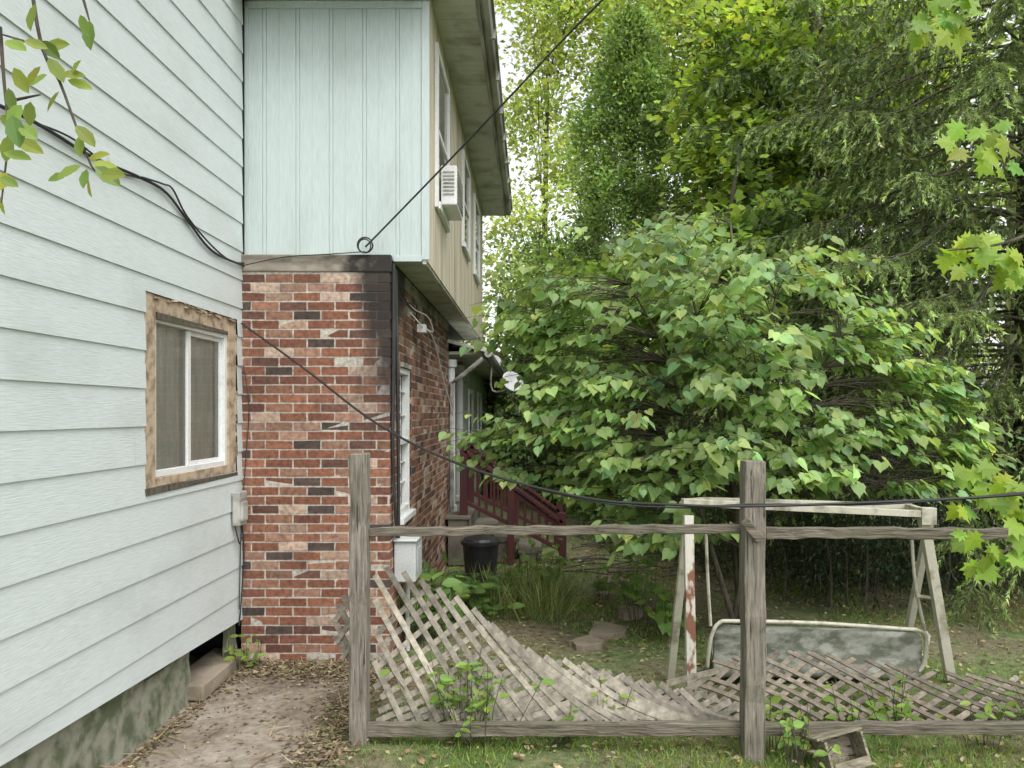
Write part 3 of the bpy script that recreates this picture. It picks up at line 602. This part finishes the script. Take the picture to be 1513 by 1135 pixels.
for t in tips:
    cand=allst[allst[:,2]<t[2]+.1]; cand=cand if len(cand) else allst; s=cand[np.argmin(np.linalg.norm(cand-t,axis=1)*rng.uniform(.8,1.2,len(cand)))]
    hd=nrmz((t-base)*[1,1,0]+rng.normal(0,.5,3)*[1,1,0]); L=rng.uniform(.2,.6); rise=rng.uniform(-.04,.2)
    tw=curve([s,(s+t)/2+[0,0,.06*np.linalg.norm(t-s)],t,t+hd*L*.6+[0,0,rise*.6],t+hd*L+[0,0,rise-.08]],12); mb.tube(tw,np.linspace(.0045,.0015,12),4)
    nl=rng.integers(8,13); q=nrmz(np.cross(hd,[0,0,1.])); m_=math.exp(rng.normal(0,.25))
    for i in range(nl):
        f=i/nl; p=t+hd*L*(f-.15)+[0,0,rise*f-.08*f*f]; sd=1 if i%2 else -1
        d=nrmz(hd*.5+q*sd*rng.uniform(.3,1)+np.array([0,0,-rng.uniform(.2,.9)])); LP.append(p+d*.04+rng.normal(0,.018,3)); LA.append(d); LN.append(np.array([0,0,.9])+hd*.3+q*sd*.2+np.array([0,-.25,0])+rng.normal(0,.35,3)); LM.append(m_)
mb.obj('stems','bark',rb,smooth=True)
LP=np.array(LP); leafmesh('leaves',LP,np.array(LA),np.array(LN),rng.uniform(.055,.115,len(LP)),T_HRT,cols(len(LP),(.27,.385,.15),.17,.14,np.array(LM)),'leaf',rb)
def spruce(name,bx,by,h,rad,zmin,zmax,nl,per,need,base,seed,azr,inner):
    r=np.random.default_rng(seed); e=empty(name); mb=MB(); mb.tube([(bx,by,-.1),(bx+.05,by,h*.5),(bx,by,h)],[.2,.14,.03],10)
    PP=[];AA=[];CM=[]
    for i in range(nl):
        z=zmin+(zmax-zmin)*((i+r.random())/nl); L=rad*(1-(z-zmin*.5)/(h))**.6*r.uniform(.6,1.12); az=r.uniform(*azr); d=np.array([math.cos(az),math.sin(az),0]); q=np.array([-d[1],d[0],0])
        dr=.30*L; b0=np.array([bx,by,z]); lp=curve([b0,b0+d*L*.4+[0,0,-.02*L],b0+d*L*.75+[0,0,-dr*.6],b0+d*L+[0,0,-dr*.75]],20)
        mb.tube(lp,np.linspace(.022,.004,20),4)
        for k in range(per):
            f=.22+.78*(k/per); ii=f*19; a=int(min(ii,18)); p=lp[a]+(lp[a+1]-lp[a])*(ii-a); sd=1 if k%2 else -1
            bl=r.uniform(.22,.62)*(1.2-f*.6); dd=nrmz(q*sd*r.uniform(.2,.9)+d*.45+np.array([0,0,-r.uniform(.1,1.1)])); droop=np.array([0,0,-.35*bl])
            t=r.random(need); pos=p+dd*bl*t[:,None]+droop*(t**2)[:,None]; tang=nrmz(dd+droop/bl*2*t[:,None])
            an=r.uniform(0,6.283,need); u1=nrmz(np.cross(tang,[0.3,.2,1.])); u2=np.cross(tang,u1)
            ax=tang*.85+(u1*np.cos(an)[:,None]+u2*np.sin(an)[:,None])*.6
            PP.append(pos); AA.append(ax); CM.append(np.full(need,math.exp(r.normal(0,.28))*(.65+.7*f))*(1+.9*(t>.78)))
    PP=np.concatenate(PP);AA=np.concatenate(AA);CM=np.concatenate(CM)
    mb.obj('trunk_and_limbs','bark',e,smooth=True)
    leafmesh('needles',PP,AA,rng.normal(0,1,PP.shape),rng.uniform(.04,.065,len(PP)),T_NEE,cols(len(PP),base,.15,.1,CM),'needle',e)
    n=inner; z=r.uniform(zmin,zmax,n); az=r.uniform(0,6.283,n); R=rad*.62*r.uniform(.3,1,n)**.5
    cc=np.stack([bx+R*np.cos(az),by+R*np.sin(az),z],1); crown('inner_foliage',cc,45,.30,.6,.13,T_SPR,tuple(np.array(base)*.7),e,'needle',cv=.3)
spruce('spruce_tree',5.9,8.9,14,4.1,1.1,7.3,125,40,58,(.150,.20,.07),11,(2.2,5.2),380)
spruce('spruce_tree',4.3,11.4,13,3.1,.9,8.0,75,26,44,(.115,.165,.06),12,(2.2,6.0),260)
av=empty('arborvitae_tree'); n=1300; t=rng.uniform(0,1,n)**1.2; az=rng.uniform(0,6.283,n); R=1.7*(1-t)**.6*(t+.25)**.12*(1+.22*np.sin(az*3+t*14)+.14*np.sin(az*7+t*31))*rng.uniform(.7,1.08,n)
cc=np.stack([1.85+R*np.cos(az),14+R*np.sin(az),.4+t*8.8],1)
per=62; idx=np.repeat(np.arange(n),per); off=rng.normal(0,1,(len(idx),3))*[.13,.13,.13]; o=nrmz((cc[idx]-[1.85,14,0])*[1,1,0]); pos=cc[idx]+off
leafmesh('foliage',pos,nrmz(o*.8+[0,0,.2]+rng.normal(0,.6,pos.shape)),o*.4+[0,0,.7]+rng.normal(0,.5,pos.shape),rng.uniform(.05,.11,len(pos)),T_DIA,cols(len(pos),(.19,.28,.09),.18,.1,np.exp(rng.normal(0,.36,n))[idx]),'leaf',av)
mb=MB(); mb.tube([(1.85,14,-.1),(1.85,14,4),(1.85,14,9.0)],[.2,.14,.03],9); mb.obj('trunk','bark',av)
def btree(name,base,top,r,ells,ncl,per,cr,flat,size,tm,col,cv=.3,every=5,p=.45,upw=.9):
    e=empty(name); vol=np.array([a[1][0]*a[1][1]*a[1][2] for a in ells])**.7; vol/=vol.sum()
    cc=np.concatenate([ell(max(3,int(ncl*w)),a[0],a[1],p) for a,w in zip(ells,vol)]); limbs(e,base,top,r,cc,every)
    crown('foliage',cc,per,cr,flat,size,tm,col,e,out=(base[0],base[1],top[2]*.5),cv=cv,upw=upw); return e
def W(px,py,Y): return tuple(P(px,py,Y))
btree('maple_tree',(3.6,12.5,0),(3.9,12.5,8.5),.15,[(W(1110,130,12),(1.0,1.2,1.1)),(W(1200,230,12),(1.3,1.2,.9)),(W(1080,260,11.5),(.9,1,.8)),(W(1180,20,12.5),(1.5,1.4,1.2)),(W(1290,90,12),(1.1,1,1.1))],190,72,.28,.28,.15,T_M5,(.33,.44,.09),.3,5)
btree('maple_tree',(2.6,10.4,0),(2.9,10.4,5.5),.09,[(W(1030,390,10),(1.0,.9,.7)),(W(1130,330,10.5),(1.1,1,.6)),(W(950,460,10.5),(.9,.8,.8)),(W(1210,430,10.5),(1.0,.8,.6)),(W(880,420,11),(.6,.6,.6))],100,60,.26,.30,.14,T_M5,(.22,.32,.085),.3,4)
btree('tulip_tree',(.1,22,0),(.5,22,13),.16,[(W(820,-20,22),(1.7,2,2.6)),(W(795,150,22),(1.3,1.6,2.0)),(W(850,250,21),(1.2,1.5,1.4)),(W(910,10,23),(1.8,2,2.3)),(W(765,330,21),(.8,1.2,1.1)),(W(790,420,20),(1.3,1.3,1.2))],260,62,.42,.4,.19,T_DIA,(.40,.48,.16),.3,12)
btree('walnut_tree',(5,20,0),(5.5,20,14),.2,[(W(1010,-40,20),(1.8,2,2)),(W(1080,60,20),(2.0,2,2)),(W(980,100,21),(1.7,2,1.6)),(W(1330,-10,19),(2.5,2,2))],170,70,.42,.4,.19,T_DIA,(.31,.39,.12),.3,6)
btree('understory_tree',(-.3,17,0),(.2,17,6),.1,[(W(800,400,17),(1.0,1.2,1.2)),(W(775,520,16),(.6,1,.9)),(W(850,560,15.5),(1.5,1,1.4)),(W(830,480,16),(1.2,1,1.2)),(W(790,640,15),(.8,1,.9))],180,75,.30,.45,.13,T_DIA,(.14,.21,.07),.35,6)
dt=empty('distant_trees')
cc=[]
for k in range(950):
    px=rng.uniform(600,1850); Y=rng.uniform(25,34); z=rng.uniform(.5,17.5)
    if px<930 and z>8.5+rng.normal(0,1.5): continue
    if px>1000 and z>14.5 and rng.random()<.5: continue
    cc.append(((px-CX)/F*Y,Y,z))
cc=np.array(cc); crown('distant_foliage',cc,65,.75,.5,.32,T_DIA,(.23,.31,.10),dt,cv=.4,out=(2,32,5))
mb=MB()
for k in range(22):
    x=rng.uniform(5,26); y=rng.uniform(24,33); mb.tube([(x,y,0),(x+rng.normal(0,.3),y,6),(x+rng.normal(0,.6),y,14)],[.2,.15,.06],7)
mb.obj('distant_trunks','bark',dt)
def shrub(name,specs,col,size=.07,tm=T_DIA,per=60,den=1.,cr=.15,mat='leaf',cv=.35):
    e=empty(name); allc=[]
    for (c,r) in specs: allc.append(ell(int(den*60*(r[0]*r[1]*r[2])**.6)+6,c,r,.4))
    cc=np.concatenate(allc); cc=cc[cc[:,2]>.05]; crown('foliage',cc,per,cr,.6,size,tm,col,e,mat,cv=cv)
    mb=MB()
    for c in cc[::5]: b0=np.array([c[0]*.9+.1*specs[0][0][0],c[1]+.1,0]); mb.tube(curve([b0,(b0+c)/2+rng.normal(0,.05,3),c],6),np.linspace(.012,.004,6),4)
    mb.obj('stems','bark',e)
shrub('yew_shrub',[((3.6,7.6,.9),(1.3,.9,.9)),((5.2,7.9,1.0),(1.3,.9,1.0)),((2.6,8.6,.9),(.9,.7,.9)),((4.4,9.6,1.4),(2.2,.8,1.4)),((6.5,9,1.3),(1.5,1,1.3)),((2.9,7.4,.6),(.7,.6,.55))],(.030,.050,.020),.06,T_SPR,90,1.6,.17,'needle')  # near-black green carries the deep shade under the spruce in its colour
shrub('woodland_shrubs',[((.6,14,1.0),(1.2,.8,1.0)),((2.2,12.8,1.0),(1.3,.8,1.1)),((-.1,15.2,1.3),(.8,.8,1.3)),((3.6,13.5,1.2),(1.5,1,1.5)),((1.2,16.5,2),(2.2,1,2))],(.13,.20,.07),.10,T_DIA,60,1.1,.2)
shrub('lawn_edge_shrub',[((1.6,10.2,.55),(.7,.5,.55)),((2.1,9.4,.7),(.6,.5,.7)),((1.1,11.4,.4),(.5,.4,.4))],(.13,.21,.06),.07,T_OV,40,1.2,.14)
def weeds(name,spots,size,tm,col,hgt=.3,n=14):
    e=empty(name); mb=MB(); A=[];B=[];C=[];D=[]
    for (x,y,s) in spots:
        for k in range(int(n*s)):
            dx,dy=rng.normal(0,.12*s,2); h=hgt*s*rng.uniform(.4,1.2); p0=np.array([x+dx*.4,y+dy*.4,-.01]); p1=np.array([x+dx,y+dy,h])
            mb.tube([p0,(p0+p1)/2+rng.normal(0,.02,3),p1],[.003,.0025,.0015],4)
            for q in range(3):
                f=rng.uniform(.4,1); A.append(p0+(p1-p0)*f); d=rng.normal(0,1,3)*[1,1,.3]+[0,0,-.1]; B.append(d); C.append(np.array([0,-.3,1.])+rng.normal(0,.3,3)); D.append(size*rng.uniform(.6,1.2))
    mb.obj('stalks','bark',e); leafmesh('leaves',np.array(A),np.array(B),np.array(C),np.array(D),tm,cols(len(A),col,.15,.1),'leaf',e)
weeds('hosta_plants',[(-.62,7.1,.8),(-.45,6.8,.8),(-.75,6.6,.9),(-.85,6.2,.9),(-.3,7.2,.9),(-.9,7.2,1.0),(-.88,6.0,1.6)],.15,T_OV,(.18,.29,.08),.35,16)
weeds('sapling_weeds',[(.95,6.6,1.2),(1.15,6.2,1.),(.7,7.4,.7),(.25,7.7,.9),(-.02,7.6,1.1),(1.0,7.2,1.)],.10,T_HRT,(.21,.33,.09),.42,12)
weeds('vine_weeds',[(-.35,4.25,1.2),(-.28,4.2,1.),(-.42,4.3,1.),(.45,4.35,.7),(.60,4.5,.5),(1.35,3.9,.9),(1.30,4.1,.7),(-2.03,5.3,.8),(.1,4.5,.5),(2.1,4.3,.8),(2.9,4.3,.8),(1.8,4.2,.6),(2.5,4.15,.6),(3.2,4.2,.7),(.2,4.2,.5)],.075,T_OV,(.23,.35,.08),.38,14)
e=empty('ornamental_grass'); A=[];B=[];C=[];S_=[]
for (x,y) in((-.15,7.2),(.05,7.0),(-.02,7.5),(.2,7.3),(-.3,6.9),(-.45,7.3),(.12,6.8)):
    for k in range(150):
        dx=rng.normal(0,.13,2); A.append((x+dx[0],y+dx[1],-.02)); B.append((dx[0]*1.8+rng.normal(0,.35),dx[1]*1.8+rng.normal(0,.35),1)); C.append(rng.normal(0,1,3)); S_.append(rng.uniform(.15,.45))
T_BL=(np.array([(0,.012,0),(0,-.012,0),(.6,-.010,.04),(1,0,.16),(.6,.010,.04)]),[(0,1,2,4),(4,2,3)])
T_GB=(np.array([(0,.045,0),(0,-.045,0),(.55,-.04,.06),(1,0,.25),(.55,.04,.06)]),[(0,1,2,4),(4,2,3)])
leafmesh('blades',np.array(A),np.array(B),np.array(C),np.array(S_),T_BL,cols(len(A),(.24,.29,.12),.3,.25),'leaf',e)
def grass(name,n,reg,hgt,col,dens=None):
    x=rng.uniform(reg[0],reg[1],n); y=rng.uniform(reg[2],reg[3],n)
    f=np.sin(x*3.1+1.3*np.sin(y*2.2))*np.sin(y*2.7+1.7*np.sin(x*1.9))+rng.normal(0,.35,n); k=f>(-.1 if dens is None else dens); x=x[k];y=y[k]
    k=~((x<-1.14)&(y<5.6))&~((x<-.98)&(y<17)); x=x[k];y=y[k]; n=len(x); A=np.stack([x,y,np.full(n,-.03)],1)
    leafmesh(name,A,np.stack([rng.normal(0,.6,n),rng.normal(0,.6,n),np.ones(n)],1),rng.normal(0,1,(n,3)),rng.uniform(.4,1.3,n)*hgt,T_GB,cols(n,col,.3,.2),'leaf')
grass('lawn_grass',75000,(-1.2,4.2,3.2,4.75),.052,(.22,.31,.085),-.3)
grass('rough_grass',80000,(-1.0,5,4.7,12.5),.055,(.22,.29,.08),-.05)
def litter(name,n,f,size,tm=T_DIA,pal_=((.30,.22,.13),(.22,.13,.07),(.38,.31,.2),(.13,.09,.05),(.26,.24,.10))):
    p=f(n); n=len(p); c=np.array(pal_)[rng.integers(0,len(pal_),n)]*np.exp(rng.normal(0,.2,(n,1)))
    leafmesh(name,p,rng.normal(0,1,(n,3))*[1,1,.15],np.array([0,0,1.])+rng.normal(0,.3,(n,3)),rng.uniform(.4,1.3,n)*size,tm,c,'litter')
def f1(n):
    a=np.stack([rng.uniform(-2.1,-.9,n),5.45-np.abs(rng.normal(0,.17,n)),rng.uniform(.014,.04,n)],1)
    b=np.stack([-1.12+rng.normal(0,.10,n),rng.uniform(3.3,5.4,n),rng.uniform(.012,.04,n)],1)
    c=np.stack([rng.uniform(-2.2,-1.1,n//5),rng.uniform(3,5.5,n//5),np.full(n//5,.017)],1)
    d=np.stack([-2.10+np.abs(rng.normal(0,.05,n//3)),rng.uniform(3,5.5,n//3),rng.uniform(.013,.03,n//3)],1); return np.concatenate([a,b,c,d])
P2=((.26,.20,.13),(.20,.13,.08),(.34,.27,.18),(.13,.10,.065),(.18,.18,.08))
litter('leaf_litter',2600,f1,.034,T_DIA,P2)
T_TW=(np.array([(0,.03,0),(0,-.03,0),(1,-.02,.03),(1,.02,.03)]),[(0,1,2,3)])
litter('twig_litter',500,f1,.11,T_TW,P2)
litter('forest_litter',14000,lambda n: np.stack([rng.uniform(-.9,6.5,n),rng.uniform(3.6,12,n),rng.uniform(-.02,.02,n)],1),.042)
mb=MB()
for k in range(34):
    Y=rng.uniform(8.3,11.5); x=rng.uniform(.2,2.2); a=rng.uniform(-.5,.5); L=rng.uniform(.2,.9); mb.tube([(x,Y,.02),(x+L*.5*math.cos(a),Y+.5*L*math.sin(a),.04+.03*rng.random()),(x+L*math.cos(a),Y+L*math.sin(a),.02)],[.012,.01,.004],5)
mb.obj('fallen_branches','bark')
# ---------------------------------------------------------------- near branches
def spray(name,twigs,leafpos,Y,size,tm,col):
    e=empty(name); mb=MB()
    for t in twigs: pts=[P(x,y,Y+dy) for x,y,dy in t]; mb.tube(curve(pts,16),np.linspace(.0045,.0018,16)*Y/1.7,5)
    mb.obj('twigs','bark',e); A=[];B=[];C=[];S_=[]
    for (x,y,dx,dy,s) in leafpos:
        A.append(P(x,y,Y+rng.uniform(-.06,.06))); B.append(np.array([dx,rng.uniform(-.3,.3),-dy])); C.append(np.array([rng.normal(0,.35),-.9,rng.uniform(.1,.9)])); S_.append(size*s)
    leafmesh('leaves',np.array(A),np.array(B),np.array(C),np.array(S_),tm,cols(len(A),col,.2,.2),'leaf',e)
lp=[(52,5,-.1,1,1.1),(132,30,0,1,1.1),(118,22,.4,1,.8),(60,60,.6,.6,.9),(68,68,1,-.1,.9),(72,85,.5,.9,1),(90,110,1,0,.9),(100,118,1,.3,.9),(105,110,.6,-.6,.7),(60,98,-.6,.8,1.),(70,110,-.8,.5,.9),(88,135,-.6,.7,.9),(20,100,.5,1,1.),(12,130,.2,1,.9),(32,155,-.5,.7,.9),(18,170,.2,1,1.2),(30,185,.8,.6,1),(15,200,-.3,1,1.),(22,205,1,.5,1.1),(10,255,-.3,.7,.8),(0,262,.6,.3,.8),(112,185,.6,.7,1),(118,200,.1,1,.9),(130,235,.9,-.2,.9),(135,240,1,.2,1),(140,246,.9,.7,1.1),(128,250,-.1,1,.8),(120,245,-.9,.5,1),(148,258,1,.1,1.1),(130,262,.2,1,.8),(100,258,-1,.3,.8),(0,170,.5,.4,1),(8,60,.8,.4,1),(35,60,.9,.2,.8),(45,150,-.2,1,.9),(5,225,.9,.2,1),(0,290,.1,1,.7)]
spray('foreground_branch',[[(45,-30,0),(62,70,0),(88,120,.02),(112,185,.03),(135,245,.04),(152,262,.05)],[(0,40,0),(6,120,0),(12,200,.02),(2,300,.03)],[(62,70,0),(40,62,0),(0,50,0)],[(118,-20,0),(132,30,0)],[(12,150,0),(60,140,.0)]],lp,1.75,.062,T_OV,(.24,.31,.07))
def rnd(boxes,n,s=1.):
    out=[]
    for (x0,x1,y0,y1,k) in boxes:
        for i in range(k): out.append((rng.uniform(x0,x1),rng.uniform(y0,y1),rng.normal(0,.8),rng.uniform(-.1,1),s*rng.uniform(.6,1.15)))
    return out
spray('maple_branch',[[(1520,-60,0),(1440,-10,0),(1400,30,0)],[(1560,330,0),(1480,360,0),(1400,370,0)],[(1560,260,0),(1490,215,0),(1430,190,.1)],[(1600,690,.3),(1500,730,.3),(1420,760,.3)],[(1600,640,.3),(1500,800,.3),(1440,830,.3)]],
  rnd([(1360,1450,-5,60,20),(1395,1513,340,400,18),(1470,1513,380,420,6),(1410,1520,170,250,14),(1415,1520,685,840,42),(1340,1400,10,40,4)],0),3.6,.115,T_MAP,(.27,.40,.05))
# ---------------------------------------------------------------- light, camera
w=bpy.data.worlds.new('World'); scene.world=w; w.use_nodes=True; nt=w.node_tree; bg=nt.nodes['Background']
sky=nt.nodes.new('ShaderNodeTexSky'); sky.sky_type='NISHITA'; sky.sun_disc=False; sky.sun_elevation=math.radians(58); sky.sun_rotation=math.radians(150); sky.dust_density=3; sky.air_density=1.2
hs=nt.nodes.new('ShaderNodeHueSaturation'); hs.inputs['Saturation'].default_value=.10; hs.inputs['Value'].default_value=2.1
nt.links.new(sky.outputs[0],hs.inputs['Color']); nt.links.new(hs.outputs[0],bg.inputs[0]); bg.inputs[1].default_value=.15
sd=bpy.data.lights.new('sun','SUN'); sd.energy=1.3; sd.angle=math.radians(30); sd.color=(1,.98,.94); so=bpy.data.objects.new('sun',sd); scene.collection.objects.link(so)
el=math.radians(58); az=math.radians(150); d=np.array([math.sin(az)*math.cos(el),math.cos(az)*math.cos(el),math.sin(el)])
from mathutils import Vector
so.rotation_euler=Vector(d).to_track_quat('Z','Y').to_euler()
cd=bpy.data.cameras.new('camera'); co=bpy.data.objects.new('camera',cd); scene.collection.objects.link(co); co.location=(0,0,H); co.rotation_euler=(math.radians(90),0,0)
cd.sensor_width=36; cd.lens=F/1513*36; cd.shift_x=-28.5/1513; cd.shift_y=42.5/1513; cd.clip_start=.05; cd.clip_end=500; scene.camera=co
scene.view_settings.view_transform='Standard'; scene.view_settings.look='None'; scene.view_settings.exposure=0
